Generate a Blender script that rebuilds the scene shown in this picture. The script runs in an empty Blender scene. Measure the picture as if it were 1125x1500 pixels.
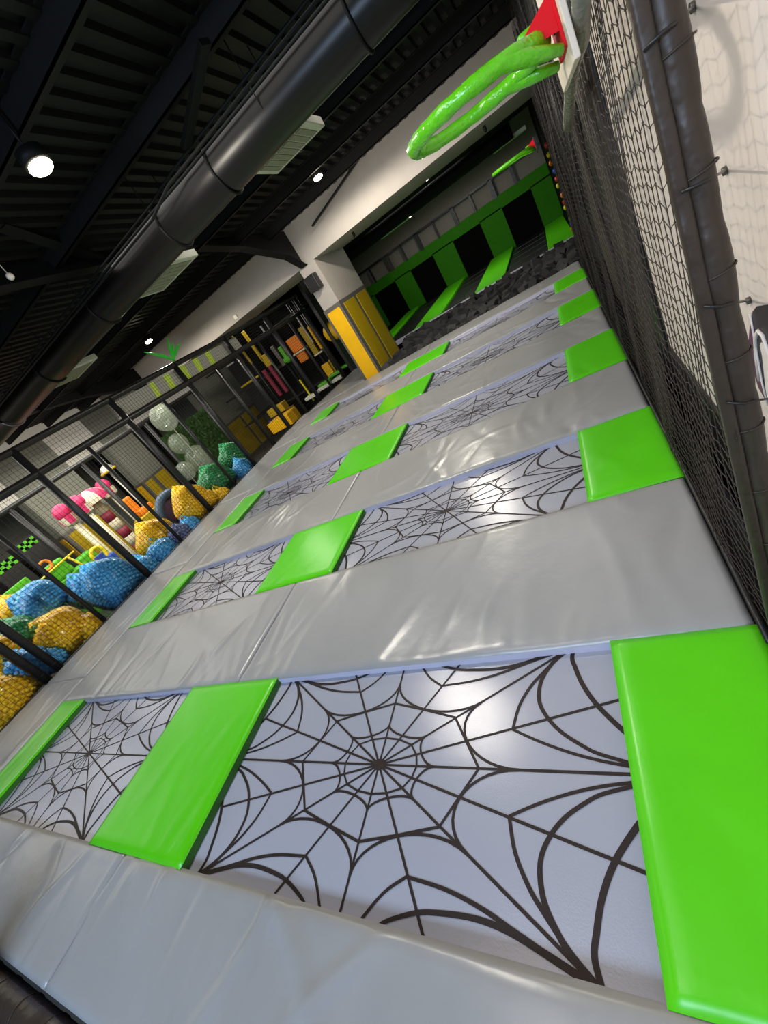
import bpy, bmesh, math, random
import numpy as np
from mathutils import Vector, Matrix, noise
R_ = random.Random(7)
col = bpy.context.scene.collection
sc = bpy.context.scene

# ------------------------------------------------------------------ camera (measured from the photograph)
FPX = 617.24
RM = np.array([[ 0.80907095, 0.27904778, 0.51723934],
               [ 0.26992053, 0.60534987,-0.74879533],
               [-0.52206044, 0.74544207, 0.41445027]])
CAM = np.array([0.0, 0.0, 1.6])
def ray(u, v): return RM @ np.array([u-562.5, -(v-750.0), -FPX])
def atx(u, v, x): d = ray(u, v); return Vector(CAM + (x/d[0])*d)
def aty(u, v, y): d = ray(u, v); return Vector(CAM + (y/d[1])*d)
def atz(u, v, z): d = ray(u, v); return Vector(CAM + ((z-1.6)/d[2])*d)
cd = bpy.data.cameras.new('camera'); cd.sensor_fit = 'HORIZONTAL'; cd.sensor_width = 36
cd.lens = FPX/1125*36; cd.clip_start = .02; cd.clip_end = 100
cam = bpy.data.objects.new('camera', cd); col.objects.link(cam)
m4 = Matrix.Identity(4)
for i in range(3):
    for j in range(3): m4[i][j] = RM[i][j]
    m4[i][3] = CAM[i]
cam.matrix_world = m4; sc.camera = cam
sc.view_settings.view_transform = 'Standard'
sc.view_settings.look = 'None'
sc.view_settings.exposure = 0

# ------------------------------------------------------------------ materials
def lin(c):
    return tuple(((x/255)/12.92 if x/255 <= .04045 else ((x/255+.055)/1.055)**2.4) for x in c) + (1,)
def mat(name, rgb, rough=.5, metal=0, spec=.5, var=0, vscale=6, bump=0, bscale=20, emit=0, alpha=1, trans=0, coat=0, stretch=None, double=False):
    m = bpy.data.materials.new(name); m.use_nodes = True
    nt = m.node_tree; b = nt.nodes['Principled BSDF']
    c = lin(rgb)
    b.inputs['Base Color'].default_value = c
    b.inputs['Roughness'].default_value = rough
    b.inputs['Metallic'].default_value = metal
    b.inputs['Specular IOR Level'].default_value = spec
    b.inputs['Coat Weight'].default_value = coat
    b.inputs['Coat Roughness'].default_value = .15
    if trans: b.inputs['Transmission Weight'].default_value = trans
    if alpha < 1: b.inputs['Alpha'].default_value = alpha
    if emit:
        b.inputs['Emission Color'].default_value = c; b.inputs['Emission Strength'].default_value = emit
    if var or bump:
        tc = nt.nodes.new('ShaderNodeTexCoord'); mp = nt.nodes.new('ShaderNodeMapping')
        nt.links.new(tc.outputs['Object'], mp.inputs[0])
        if stretch: mp.inputs['Scale'].default_value = stretch
    if var:
        n = nt.nodes.new('ShaderNodeTexNoise'); n.inputs['Scale'].default_value = vscale; n.inputs['Detail'].default_value = 4
        nt.links.new(mp.outputs[0], n.inputs['Vector'])
        r = nt.nodes.new('ShaderNodeValToRGB')
        r.color_ramp.elements[0].position = .3; r.color_ramp.elements[1].position = .7
        r.color_ramp.elements[0].color = tuple(x*(1-var) for x in c[:3])+(1,)
        r.color_ramp.elements[1].color = tuple(min(1, x*(1+var)) for x in c[:3])+(1,)
        nt.links.new(n.outputs['Fac'], r.inputs[0]); nt.links.new(r.outputs[0], b.inputs['Base Color'])
    if bump:
        n2 = nt.nodes.new('ShaderNodeTexNoise'); n2.inputs['Scale'].default_value = bscale; n2.inputs['Detail'].default_value = 3
        nt.links.new(mp.outputs[0], n2.inputs['Vector'])
        bp = nt.nodes.new('ShaderNodeBump'); bp.inputs['Strength'].default_value = bump; bp.inputs['Distance'].default_value = .02
        nt.links.new(n2.outputs['Fac'], bp.inputs['Height']); nt.links.new(bp.outputs[0], b.inputs['Normal'])
    return m
M = {}
M['grey'] = mat('grey_vinyl', (158,158,158), .3, spec=.5, var=.05, vscale=2, bump=.12, bscale=9)
M['lav'] = mat('pale_vinyl_edge', (196,194,214), .4, bump=.1, bscale=30)
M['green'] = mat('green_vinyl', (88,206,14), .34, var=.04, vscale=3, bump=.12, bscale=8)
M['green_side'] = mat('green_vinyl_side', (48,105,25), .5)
M['bed'] = mat('bed_fabric', (166,168,180), .22, spec=.42, bump=.05, bscale=180)
M['web'] = mat('web_print', (50,42,40), .5, spec=.16)
M['deck'] = mat('deck', (35,35,36), .8)
M['black'] = mat('black_vinyl', (26,25,25), .42, bump=.25, bscale=14)
M['blackpad'] = mat('black_padding', (58,48,40), .42, spec=.35, bump=.5, bscale=12, var=.1)
M['net'] = mat('net_cord', (50,40,33), .55, bump=0)
M['netfar'] = mat('net_cord_fine', (24,26,20), .7)
M['wallw'] = mat('white_wall', (230,218,208), .75, var=.02, vscale=3)
M['wallp'] = mat('plaster', (176,168,160), .8, var=.03, bump=.05, bscale=40)
M['wallg'] = mat('grey_plaster', (130,130,118), .85, var=.04, bump=.05, bscale=30)
M['walld'] = mat('dark_wall', (74,66,60), .7, var=.08)
M['backw'] = mat('back_wall', (128,122,114), .85, var=.05)
M['ceil'] = mat('ceiling_deck', (13,13,12), .6, spec=.3, var=.15)
M['beam'] = mat('black_steel', (13,13,13), .6, spec=.25, var=.1)
M['duct'] = mat('duct_metal', (21,18,17), .36, metal=.35, spec=.6, var=.12, vscale=4)
M['vent'] = mat('vent_white', (220,220,202), .6)
M['ventd'] = mat('vent_grille', (150,150,130), .7, var=.15, vscale=60)
M['steel'] = mat('grey_steel', (104,100,92), .4, metal=.4)
M['frame'] = mat('black_frame', (28,27,27), .4, spec=.5, bump=.3, bscale=10)
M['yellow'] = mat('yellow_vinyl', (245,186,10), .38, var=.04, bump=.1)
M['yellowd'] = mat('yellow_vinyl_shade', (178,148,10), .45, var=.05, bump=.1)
M['padtrim'] = mat('grey_trim', (96,92,84), .5)
M['hoop'] = mat('hoop_vinyl', (104,212,22), .25, spec=.7, bump=.6, bscale=26, coat=.3)
M['red'] = mat('red_metal', (226,14,28), .6, spec=.15)
M['board'] = mat('backboard_white', (228,216,198), .5)
M['spring'] = mat('spring_steel', (190,190,190), .25, metal=1)
M['tube'] = mat('wrapped_tube', (120,116,104), .25, spec=.8, bump=.5, bscale=30)
M['foam'] = mat('foam', (58,58,56), .95, var=.15, vscale=20, bump=.3, bscale=80)
M['foam2'] = mat('foam_dark', (38,38,38), .95, var=.15, vscale=20)
M['bedblack'] = mat('black_bed', (6,6,6), .9, spec=.08)
M['greenwall'] = mat('green_padding', (46,116,8), .7, spec=.15, var=.06)
M['floor'] = mat('floor_grey', (84,82,76), .7, var=.1)
M['b_blue'] = mat('blue_balls', (92,184,232), .3, var=.10, vscale=18)
M['b_yellow'] = mat('yellow_balls', (255,212,40), .3, var=.06, vscale=18)
M['b_green'] = mat('green_balls', (60,156,96), .3, var=.15, vscale=18)
M['b_mix'] = mat('lilac_balls', (120,130,176), .3, var=.15, vscale=18)
M['pink'] = mat('pink', (222,58,112), .45)
M['maroon'] = mat('maroon', (140,36,62), .5)
M['cream'] = mat('cream', (222,214,184), .6)
M['toygreen'] = mat('toy_green', (84,176,28), .4)
M['toyyel'] = mat('toy_yellow', (226,206,26), .4)
M['toyred'] = mat('toy_red', (190,40,30), .4)
M['toyblue'] = mat('toy_blue', (50,90,190), .4)
M['orange'] = mat('orange', (236,130,20), .45)
M['silver'] = mat('silver', (200,196,180), .25, metal=.6)
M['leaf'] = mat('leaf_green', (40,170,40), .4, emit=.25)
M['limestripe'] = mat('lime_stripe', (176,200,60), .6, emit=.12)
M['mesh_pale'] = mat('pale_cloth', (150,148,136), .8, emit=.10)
M['paint_dark'] = mat('paint_dark', (44,34,40), .5)
M['paint_purple'] = mat('paint_purple', (96,52,84), .5, var=.3, vscale=8)
M['paint_white'] = mat('paint_white', (240,232,228), .5)
M['lamp'] = mat('lamp_glow', (255,246,214), .5, emit=30)
M['lamp2'] = mat('lamp_glow_dim', (255,250,224), .5, emit=12)
def film_mat():
    m = bpy.data.materials.new('clear_film'); m.use_nodes = True; nt = m.node_tree
    for n in list(nt.nodes): nt.nodes.remove(n)
    o = nt.nodes.new('ShaderNodeOutputMaterial'); mx = nt.nodes.new('ShaderNodeMixShader')
    t = nt.nodes.new('ShaderNodeBsdfTransparent'); g = nt.nodes.new('ShaderNodeBsdfGlossy')
    g.inputs['Roughness'].default_value = .15; g.inputs['Color'].default_value = (.9,.95,1,1)
    f = nt.nodes.new('ShaderNodeFresnel'); f.inputs['IOR'].default_value = 1.28
    n = nt.nodes.new('ShaderNodeTexNoise'); n.inputs['Scale'].default_value = 14
    bp = nt.nodes.new('ShaderNodeBump'); bp.inputs['Strength'].default_value = .35
    nt.links.new(n.outputs['Fac'], bp.inputs['Height']); nt.links.new(bp.outputs[0], g.inputs['Normal']); nt.links.new(bp.outputs[0], f.inputs['Normal'])
    nt.links.new(f.outputs[0], mx.inputs[0]); nt.links.new(t.outputs[0], mx.inputs[1]); nt.links.new(g.outputs[0], mx.inputs[2])
    nt.links.new(mx.outputs[0], o.inputs['Surface']); return m
M['film'] = film_mat()

# ------------------------------------------------------------------ mesh helpers
class MB:
    def __init__(s): s.v = []; s.f = []; s.mi = []
    def add(s, vs, fs, mi=0):
        o = len(s.v); s.v += [tuple(v) for v in vs]; s.f += [tuple(i+o for i in f) for f in fs]; s.mi += [mi]*len(fs)
    def box(s, a, b, mi=0, bev=0):
        x0,x1 = sorted((a[0],b[0])); y0,y1 = sorted((a[1],b[1])); z0,z1 = sorted((a[2],b[2]))
        if bev:
            bm = bmesh.new(); bmesh.ops.create_cube(bm, size=1)
            for v in bm.verts: v.co = Vector(((x0+x1)/2+v.co.x*(x1-x0), (y0+y1)/2+v.co.y*(y1-y0), (z0+z1)/2+v.co.z*(z1-z0)))
            bmesh.ops.bevel(bm, geom=bm.edges[:], offset=bev, segments=3, profile=.5, affect='EDGES')
            s.bm(bm, mi); return
        s.add([(x0,y0,z0),(x1,y0,z0),(x1,y1,z0),(x0,y1,z0),(x0,y0,z1),(x1,y0,z1),(x1,y1,z1),(x0,y1,z1)],
              [(0,3,2,1),(4,5,6,7),(0,1,5,4),(1,2,6,5),(2,3,7,6),(3,0,4,7)], mi)
    def bm(s, bm, mi=0):
        bm.verts.ensure_lookup_table(); bm.verts.index_update()
        s.add([v.co[:] for v in bm.verts], [[v.index for v in f.verts] for f in bm.faces], mi); bm.free()
    def tube(s, pts, r, n=10, mi=0, caps=True, closed=False):
        pts = [Vector(p) for p in pts]; k = len(pts)
        rr = r if isinstance(r, (list, tuple)) else [r]*k
        vs = []; up = None
        for i, p in enumerate(pts):
            if closed: t = pts[(i+1)%k]-pts[i-1]
            else: t = pts[min(i+1,k-1)]-pts[max(i-1,0)]
            t.normalize()
            if up is None:
                up = Vector((0,0,1)) if abs(t.z) < .9 else Vector((1,0,0))
            up = (up - t*up.dot(t)).normalized(); sd = t.cross(up)
            for j in range(n):
                a = 2*math.pi*j/n; vs.append(p + (up*math.cos(a)+sd*math.sin(a))*rr[i])
        fs = []
        for i in range(k if closed else k-1):
            i2 = (i+1)%k
            for j in range(n):
                j2 = (j+1)%n; fs.append((i*n+j, i*n+j2, i2*n+j2, i2*n+j))
        if caps and not closed:
            fs.append(tuple(range(n-1,-1,-1))); fs.append(tuple((k-1)*n+j for j in range(n)))
        s.add(vs, fs, mi)
    def bar(s, a, b, w, d=None, mi=0, up=(0,0,1)):
        a = Vector(a); b = Vector(b); d = d or w; t = (b-a).normalized(); up = Vector(up)
        if abs(t.dot(up)) > .95: up = Vector((0,1,0))
        sd = t.cross(up).normalized(); u2 = sd.cross(t)
        vs = [p+sd*w/2*i+u2*d/2*j for p in (a,b) for i,j in ((-1,-1),(1,-1),(1,1),(-1,1))]
        s.add(vs, [(0,1,2,3),(7,6,5,4),(0,4,5,1),(1,5,6,2),(2,6,7,3),(3,7,4,0)], mi)
    def sphere(s, c, r, mi=0, seg=16, rings=10, sc_=(1,1,1), half=False):
        vs = []; fs = []
        c = Vector(c)
        for i in range(rings+1):
            th = math.pi*i/rings*(.5 if half else 1)
            for j in range(seg):
                a = 2*math.pi*j/seg
                vs.append(c+Vector((math.sin(th)*math.cos(a)*r*sc_[0], math.sin(th)*math.sin(a)*r*sc_[1], math.cos(th)*r*sc_[2])))
        for i in range(rings):
            for j in range(seg):
                j2 = (j+1)%seg; fs.append((i*seg+j, (i+1)*seg+j, (i+1)*seg+j2, i*seg+j2))
        s.add(vs, fs, mi)
    def quad(s, a, b, c, d, mi=0): s.add([a,b,c,d], [(0,1,2,3)], mi)
    def build(s, name, mats, parent=None, smooth=False, bevel=0, solid=0):
        me = bpy.data.meshes.new(name); me.from_pydata(s.v, [], s.f)
        if not isinstance(mats, (list, tuple)): mats = [mats]
        for m in mats: me.materials.append(m)
        me.polygons.foreach_set('material_index', s.mi)
        if smooth: me.polygons.foreach_set('use_smooth', [True]*len(s.f))
        me.validate(); me.update()
        o = bpy.data.objects.new(name, me); col.objects.link(o)
        if parent is not None:
            o.parent = parent; o.matrix_parent_inverse = Matrix.Translation(-Vector(parent.location))
        if bevel:
            b = o.modifiers.new('bevel', 'BEVEL'); b.width = bevel; b.segments = 2; b.limit_method = 'ANGLE'
        if solid:
            b = o.modifiers.new('solid', 'SOLIDIFY'); b.thickness = solid
        return o
def smooth_angle(o, deg=40):
    me = o.data
    me.polygons.foreach_set('use_smooth', [True]*len(me.polygons))
    me.set_sharp_from_angle(angle=math.radians(deg))
def tag(o, label=None, cat=None, group=None, kind=None):
    if label:
        if not 4 <= len(label.replace(',',' ').split()) <= 16: print('LABELLEN', label)
        o['label'] = label
    if cat: o['category'] = cat
    if group: o['group'] = group
    if kind: o['kind'] = kind
    return o
def empty(name, loc, label=None, cat=None, group=None, kind=None):
    o = bpy.data.objects.new(name, None); col.objects.link(o); o.location = loc; o.empty_display_size = .1
    return tag(o, label, cat, group, kind)
def struct(name, mb, m, **k):
    o = mb.build(name, m, **k); o['kind'] = 'structure'; return o
def one(mb, name, m, label, cat, group=None, kind=None, **k):
    return tag(mb.build(name, m, **k), label, cat, group, kind)

# ------------------------------------------------------------------ trampoline court layout
XR, XL = .18, -5.72
ROWS = [(.22,1.225), (2.215,3.09), (4.07,5.0), (5.98,6.9), (7.81,8.62)]
ORD = ['nearest', 'second', 'third', 'fourth', 'farthest']
YN, YF = -.30, 9.40
BZ = -.052

def mat_mesh(name, x0, x1, y0, y1, seed, top=0.0, thick=.055, mats=None, res=.03, amp=1.0, pucker=True, ndir=1):
    """a stuffed vinyl mat: closed box with a creased, softly rounded top"""
    rr = random.Random(seed)
    nx = max(4, int((x1-x0)/res)); ny = max(4, int((y1-y0)/res))
    xs = np.linspace(x0, x1, nx+1); ys = np.linspace(y0, y1, ny+1)
    Xg, Yg = np.meshgrid(xs, ys)
    Z = np.zeros_like(Xg)
    for _ in range(5):
        kx, ky = rr.uniform(.6,4), rr.uniform(.5,3); ph = rr.uniform(0,6)
        Z += .0022*np.sin(kx*Xg*2+ky*Yg+ph)*np.sin(ky*1.3*Yg-kx*.5*Xg+ph*2)
    area = (x1-x0)*(y1-y0)
    for _ in range(int(8+area*5)):                        # long slack folds
        cx, cy = rr.uniform(x0,x1), rr.uniform(y0,y1)
        a = rr.gauss(math.pi/2, .55)
        L = rr.uniform(.12,.45); w = rr.uniform(.014,.04); h = rr.uniform(.003,.009)*rr.choice((1,1,-1))
        dx, dy = Xg-cx, Yg-cy
        s = dx*math.cos(a)+dy*math.sin(a); t = -dx*math.sin(a)+dy*math.cos(a) + rr.uniform(-.6,.6)*s*s
        Z += h*np.exp(-(t/w)**2)*np.exp(-(s/L)**2)
    if pucker:
        x = x0+.05
        while x < x1-.05:                                  # puckers gathered along the near hem
            w = rr.uniform(.012,.03); L = rr.uniform(.05,.16); h = rr.uniform(.002,.007); sl = rr.uniform(-.5,.5)
            t = Xg-x-sl*(Yg-y0)
            Z += h*np.exp(-(t/w)**2)*np.exp(-((Yg-y0)/L)**2)
            x += rr.uniform(.08,.3)
    Z *= amp
    d = np.minimum(np.minimum(Xg-x0, x1-Xg), np.minimum(Yg-y0, y1-Yg))
    Z = Z*np.clip(d/.05,0.15,1)
    e = np.clip(1-d/.03,0,1); Z -= .012*e*e
    Z += top
    n1 = nx+1; n2 = ny+1
    V = np.stack([Xg.ravel(), Yg.ravel(), Z.ravel()],1).tolist()
    ii = np.arange(nx*ny); r_, c_ = ii//nx, ii%nx; b = r_*n1+c_
    F = np.stack([b, b+1, b+n1+1, b+n1],1).tolist(); MI = [0]*len(F)
    ring = [i for i in range(n1)] + [k*n1+nx for k in range(1,n2)] + [ny*n1+i for i in range(nx-1,-1,-1)] + [k*n1 for k in range(ny-1,0,-1)]
    o = len(V); zb = top-thick
    for i in ring: V.append([V[i][0], V[i][1], zb])
    K = len(ring)
    for k in range(K):
        k2 = (k+1)%K; F.append([ring[k], o+k, o+k2, ring[k2]])
        MI.append(1)
    F.append([o+k for k in range(K-1,-1,-1)]); MI.append(1)
    me = bpy.data.meshes.new(name); me.from_pydata(V, [], F)
    for m in mats: me.materials.append(m)
    me.polygons.foreach_set('material_index', MI)
    me.polygons.foreach_set('use_smooth', [m == 0 for m in MI]); me.update()
    ob = bpy.data.objects.new(name, me); col.objects.link(ob); return ob

# platform deck below everything
g = MB()
g.box((-6.95,YN+.02,-1.1),(.34,9.4,-.16))
struct('floor_platform', g, M['deck'])
g = MB(); g.box((-6.95,9.4,-1.1),(-4.8,12.2,-.16)); struct('floor_platform_side', g, M['deck'])
g = MB(); g.box((-14,-4,-1.2),(1.2,20,-1.1)); struct('floor', g, M['floor'])

gm = [M['grey'], M['lav']]
def gmat(x0,x1,y0,y1,seed,label,group='grey vinyl mats between the trampolines',**k):
    o = mat_mesh('grey_mat', x0,x1,y0,y1,seed,mats=gm,**k); tag(o,label,'mat',group); return o
SX = -2.86
gmat(SX+.002,XR,YN,ROWS[0][0],11,'large pale grey vinyl mat along the bottom edge, in front of the large spider web', pucker=False, amp=2.6)
gmat(XL,SX-.002,YN,ROWS[0][0],12,'pale grey vinyl mat left of the bottom seam, in front of the small spider web', pucker=False, amp=2.6)
bet = ['between nearest and second trampoline rows','between second and third trampoline rows','between third and fourth trampoline rows','between fourth and farthest trampoline rows','behind the farthest trampoline row']
for i in range(5):
    y0 = ROWS[i][1]; y1 = ROWS[i+1][0] if i < 4 else YF
    s = -2.74 if i < 3 else -2.9
    gmat(s+.002,XR,y0,y1,20+i,'wrinkled grey vinyl mat %s, right half' % bet[i], amp=1.5)
    gmat(XL,s-.002,y0,y1,40+i,'wrinkled grey vinyl mat %s, left half' % bet[i], amp=1.3)
segs = [YN,1.53,3.4,5.3,7.3,9.4,11.95]
wh = ['at the bottom left beside yellow ball bags','beside the large blue ball bag','beside the yellow ball bags below the middle fence posts','beside the green ball bag','at the far end beside the last webs','left of the yellow padded pillar']
for i in range(6):
    x1 = XL-.003 if i < 5 else -4.85
    o_ = gmat(-6.84 if i < 5 else -6.5, x1, segs[i]+.002, segs[i+1]-.002, 60+i, 'grey edge mat along the fence, '+wh[i], group='grey edge mats along the left fence', pucker=False, amp=.9)

for v in o_.data.vertices:
    fx = -6.82+.62*max(0,v.co.y-8.2)/3.4
    v.co.x = -4.85-(-4.85-v.co.x)*(-4.85-fx)/1.65

# green mats
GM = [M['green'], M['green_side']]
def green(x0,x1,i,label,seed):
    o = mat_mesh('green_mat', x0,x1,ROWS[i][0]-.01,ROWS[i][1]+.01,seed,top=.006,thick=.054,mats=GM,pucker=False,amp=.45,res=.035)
    tag(o,label,'mat','green vinyl mats between the trampoline beds')
for i in range(5):
    green(-.295,.195,i,'lime green vinyl mat against the black side net, in the %s trampoline row' % ORD[i],100+i)
    green(-3.30,-2.315,i,'lime green vinyl mat between the two web trampolines of the %s row' % ORD[i],120+i)
    green(-5.73,-5.21,i,'lime green vinyl mat at the left end of the %s trampoline row' % ORD[i],140+i)

# ------------------------------------------------------------------ web print
Q = []   # (polyline, width start, width end) in one quadrant, unit cell half width 1
def bez(a,b,c,d,n=14):
    a,b,c,d = map(Vector,(a,b,c,d)); out = []
    for i in range(n+1):
        t = i/n; out.append(a*(1-t)**3+b*3*t*(1-t)**2+c*3*t*t*(1-t)+d*t**3)
    return [tuple(p) for p in out]
def cr(pts, n=7):
    P = [Vector(p) for p in pts]; P = [P[0]*2-P[1]]+P+[P[-1]*2-P[-2]]; out = []
    for i in range(1,len(P)-2):
        for k in range(n):
            t = k/n; out.append(tuple(.5*((2*P[i])+(P[i+1]-P[i-1])*t+(2*P[i-1]-5*P[i]+4*P[i+1]-P[i+2])*t*t+(3*P[i]-P[i-1]-3*P[i+1]+P[i+2])*t**3)))
    out.append(tuple(P[-2])); return out
W = .0115
for e in ((1.2,0),(1.05,.617),(0,.75),(1.3,.3285),(.45,.651)): Q.append(([(0,0),(e[0]*.5,e[1]*.5),e],W*.85,W*1.05))
Q.append(([(.205,0),(.192,.047),(.155,.091),(.08,.115),(0,.123)],W*.8,W*.8))
Q.append(([(.5,0),(.43,.107),(.36,.215),(.18,.26),(0,.30)],W,W))
def arc(A,B,k,w): Q.append((bez(*[tuple(Vector(p)*s) for p,s in ((A,1.1),(A,k),(B,k),(B,1.1))]),w,w))
iA,iB,iC = (.27,0),(.203,.1193),(0,.172)
arc(iA,iB,.85,W*.9); arc(iB,iC,.85,W*.9)
oA,oB,oC = (.61,0),(.443,.2603),(0,.376)
arc(oA,oB,.732,W); arc(oB,oC,.732,W)
T = (.905,.5317)
Q.append((cr([(.634,.157),(.734,.112),(.85,.07),(.957,.042),(1.06,.024)]),W,W))
Q.append((cr([(.634,.157),(.66,.26),(.707,.344),(.757,.402),(.83,.475),T]),W*1.1,W*1.5))
Q.append((cr([(1.06,.034),(.954,.066),(.898,.096),(.832,.142),(.782,.197),(.748,.262),(.745,.327),(.765,.394),(.825,.475),T]),W*1.1,W*1.7))
Q.append((cr([(1.1,.10),(1.05,.145),(.971,.246),(.924,.338),(.9,.42),(.89,.47),T]),W*1.7,W*1.5))
Q.append((cr([(.05,.60),(.106,.517),(.176,.436),(.257,.38)]),W,W))
Q.append((cr([(.257,.38),(.417,.393),(.554,.421),(.66,.455),(.79,.497),T]),W,W*1.5))
Q.append((cr([(.13,.57),(.188,.521),(.247,.494),(.328,.468),(.41,.456),(.515,.449),(.598,.453),(.68,.467),(.8,.5),T]),W,W*1.8))
def web_bed(cx, cy, hx, hy, x0, x1, y0, y1, parent):
    mb = MB()
    mb.add([(x0,y0,BZ),(x1,y0,BZ),(x1,y1,BZ),(x0,y1,BZ),(x0,y0,BZ-.012),(x1,y0,BZ-.012),(x1,y1,BZ-.012),(x0,y1,BZ-.012)],
           [(0,1,2,3),(7,6,5,4),(0,4,5,1),(1,5,6,2),(2,6,7,3),(3,7,4,0)],0)
    k = 0
    for sx in (1,-1):
        for sy in (1,-1):
            for pts,w0,w1 in Q:
                if pts[-1][1] == 0 and sy < 0: continue
                if pts[0] == (0,0) and pts[-1][0] == 0 and sx < 0: continue
                k += 1; z = BZ+.0012+.00002*(k%40)
                P = [Vector((cx+sx*p[0]*hx, cy+sy*p[1]*hy, z)) for p in pts]
                # densify long segments so that clipping at the bed edge is clean
                D = [P[0]]
                for a,b in zip(P,P[1:]):
                    n = max(1,int((b-a).length/.04))
                    D += [a.lerp(b,(i+1)/n) for i in range(n)]
                n = len(D)
                for i in range(n-1):
                    a,b = D[i],D[i+1]
                    if not (x0 < a.x < x1 and y0 < a.y < y1 and x0 < b.x < x1 and y0 < b.y < y1): continue
                    ta = (D[min(i+1,n-1)]-D[max(i-1,0)]).normalized(); tb = (D[min(i+2,n-1)]-D[i]).normalized()
                    wa = (w0+(w1-w0)*i/n)/2; wb = (w0+(w1-w0)*(i+1)/n)/2
                    na = Vector((-ta.y,ta.x,0))*wa; nb = Vector((-tb.y,tb.x,0))*wb
                    mb.add([a-na,b-nb,b+nb,a+na],[(0,1,2,3)],1)
    vs = [(cx+.026*math.cos(t*math.pi/8)*1.3, cy+.026*math.sin(t*math.pi/8), BZ+.0022) for t in range(16)]
    mb.add(vs,[tuple(range(16))],1)
    return mb
for i,(y0,y1) in enumerate(ROWS):
    ya, yb = y0-.04, y1+.04
    cy = [.7475,2.70,4.55,6.46,8.22][i]
    hy = 1.0 if i == 0 else .9
    for side,(x0,x1,cx,hx) in enumerate(((-2.33,-.28,-1.356,1.0),(-5.25,-3.27,-4.36,.93))):
        mb = web_bed(cx*.988,cy*.988,hx*.988,hy*.988,x0,x1,ya,yb,None)
        lab = ('wide' if side == 0 else 'left-hand') + ' trampoline bed with black spider web, %s row, %s' % (ORD[i], 'nearer the side net' if side == 0 else 'nearer the ball bags')
        one(mb,'trampoline_bed',[M['bed'],M['web']],lab,'trampoline','spider web trampoline beds')

# roll and padded posts beyond the near-left corner
g = MB(); g.tube([(-6.8+.3*k,-.40,-.10) for k in range(15)],.07,14)
for k in range(1,15): g.tube([(-6.8+.29*k,-.40+.072*math.cos(a),-.10+.072*math.sin(a)) for a in [j*math.pi/8 for j in range(16)]],.0025,4,closed=True)
one(g,'padded_rail',M['blackpad'],'black stitched padded rail below the grey mat at the bottom left corner','rail',smooth=True)
g = MB(); g.tube([(-3.35,-.62,-1.1),(-3.35,-.62,.6)],.13,20)
for k in range(8): g.tube([(-3.35+.131*math.cos(a),-.62+.131*math.sin(a),-.9+.2*k) for a in [j*math.pi/10 for j in range(20)]],.003,4,closed=True)
one(g,'padded_post',M['blackpad'],'black padded post at the bottom left corner of the photo beyond the grey mat','post',smooth=True)

# ------------------------------------------------------------------ right side: net, padded post, wall
def netx(y,z): return .2+.035*z+.012*math.sin(y*2.1+z*1.3)+.008*math.sin(y*7+z*3)
g = MB(); jr = random.Random(3)
NY0,NY1,NZ0,NZ1 = 1.14,9.5,-.04,3.3
y = NY0; ycols = []
while y < NY1: ycols.append(y); y += .055 if y < 3 else .075
nz = int((NZ1-NZ0)/.045)
rowz = [NZ0+(NZ1-NZ0)*k/nz for k in range(nz+1)]
def npt(i,k):
    y = ycols[i]; z = rowz[k]
    j = noise.noise(Vector((y*9,z*9,0)))*.012
    sag = .02*math.sin((i%2)*math.pi)*0
    return Vector((netx(y,z)+j*.3, y+.012*math.sin(z*5+i)+j, z+.012*(1 if i%2 else -1)*.6+.05*math.exp(-(y-NY0)*2)*0+j))
G = [[npt(i,k) for k in range(nz+1)] for i in range(len(ycols))]
for i in range(len(ycols)):
    g.tube(G[i][::2] if ycols[i] > 3 else G[i],.0017,3,caps=False)
for k in range(nz+1):
    if k % 2 and False: continue
    pts = [G[i][k] for i in range(len(ycols))]
    g.tube(pts,.0015,3,caps=False)
for i in range(0,14):
    for k in range(nz+1): 
        g.sphere(G[i][k],.0034,seg=5,rings=3)
net = empty('side_net',(.2,NY0,0),'tall black knotted safety net along the right side of the trampolines','net')
g.build('net_cords',M['net'],net,smooth=True)
g = MB()                                                    # bunched folds of slack net and hems
for k,(yy,dx) in enumerate(((2.6,.03),(3.1,.05),(3.5,.02),(4.0,.06),(4.6,.03),(5.2,.05),(6.0,.03),(7.0,.05),(8.0,.04),(9.2,.05))):
    g.tube([(netx(yy,z)+dx+.012*math.sin(z*6+k), yy+.03*math.sin(z*3+k), z) for z in [j*.15-.04 for j in range(23)]],.012,6)
g.build('net_fold',M['net'],net,smooth=True)
g = MB(); g.tube([(.195,y_,.0+.004*math.sin(y_*9)) for y_ in [1.15+j*.2 for j in range(42)]],.012,6)
g.build('hem_rope',M['black'],net,smooth=True)

# padded post that ends the net
post = empty('padded_post',(.245,1.15,0),'black vinyl padded upright at the right edge, wrapped with cord, ending the net','post')
g = MB()
zz = [ -.1+.02*k for k in range(160)]
vs=[];rad=[]
for z in zz:
    p = (z*5.2)%1; rad.append(.0255+.0055*math.sin(p*math.pi)**.5+.001*math.sin(z*21))
g.tube([(.248+.002*math.sin(z*3),1.155,z) for z in zz],rad,18)
g.build('padding',M['blackpad'],post,smooth=True)
g = MB()
g.box((.199,1.125,-.1),(.228,1.150,3.1),bev=.008)
g.build('pad_flap',M['blackpad'],post,smooth=True)
for z in [j*.1923-.1 for j in range(1,16)]:
    g = MB(); pts = [(.248+.033*math.cos(a),1.155+.033*math.sin(a),z+.004*math.cos(a)) for a in [j*math.pi/9 for j in range(18)]]
    g.tube(pts,.0022,5,closed=True)
    g.build('lacing_cord',M['net'],post,smooth=True)

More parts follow.
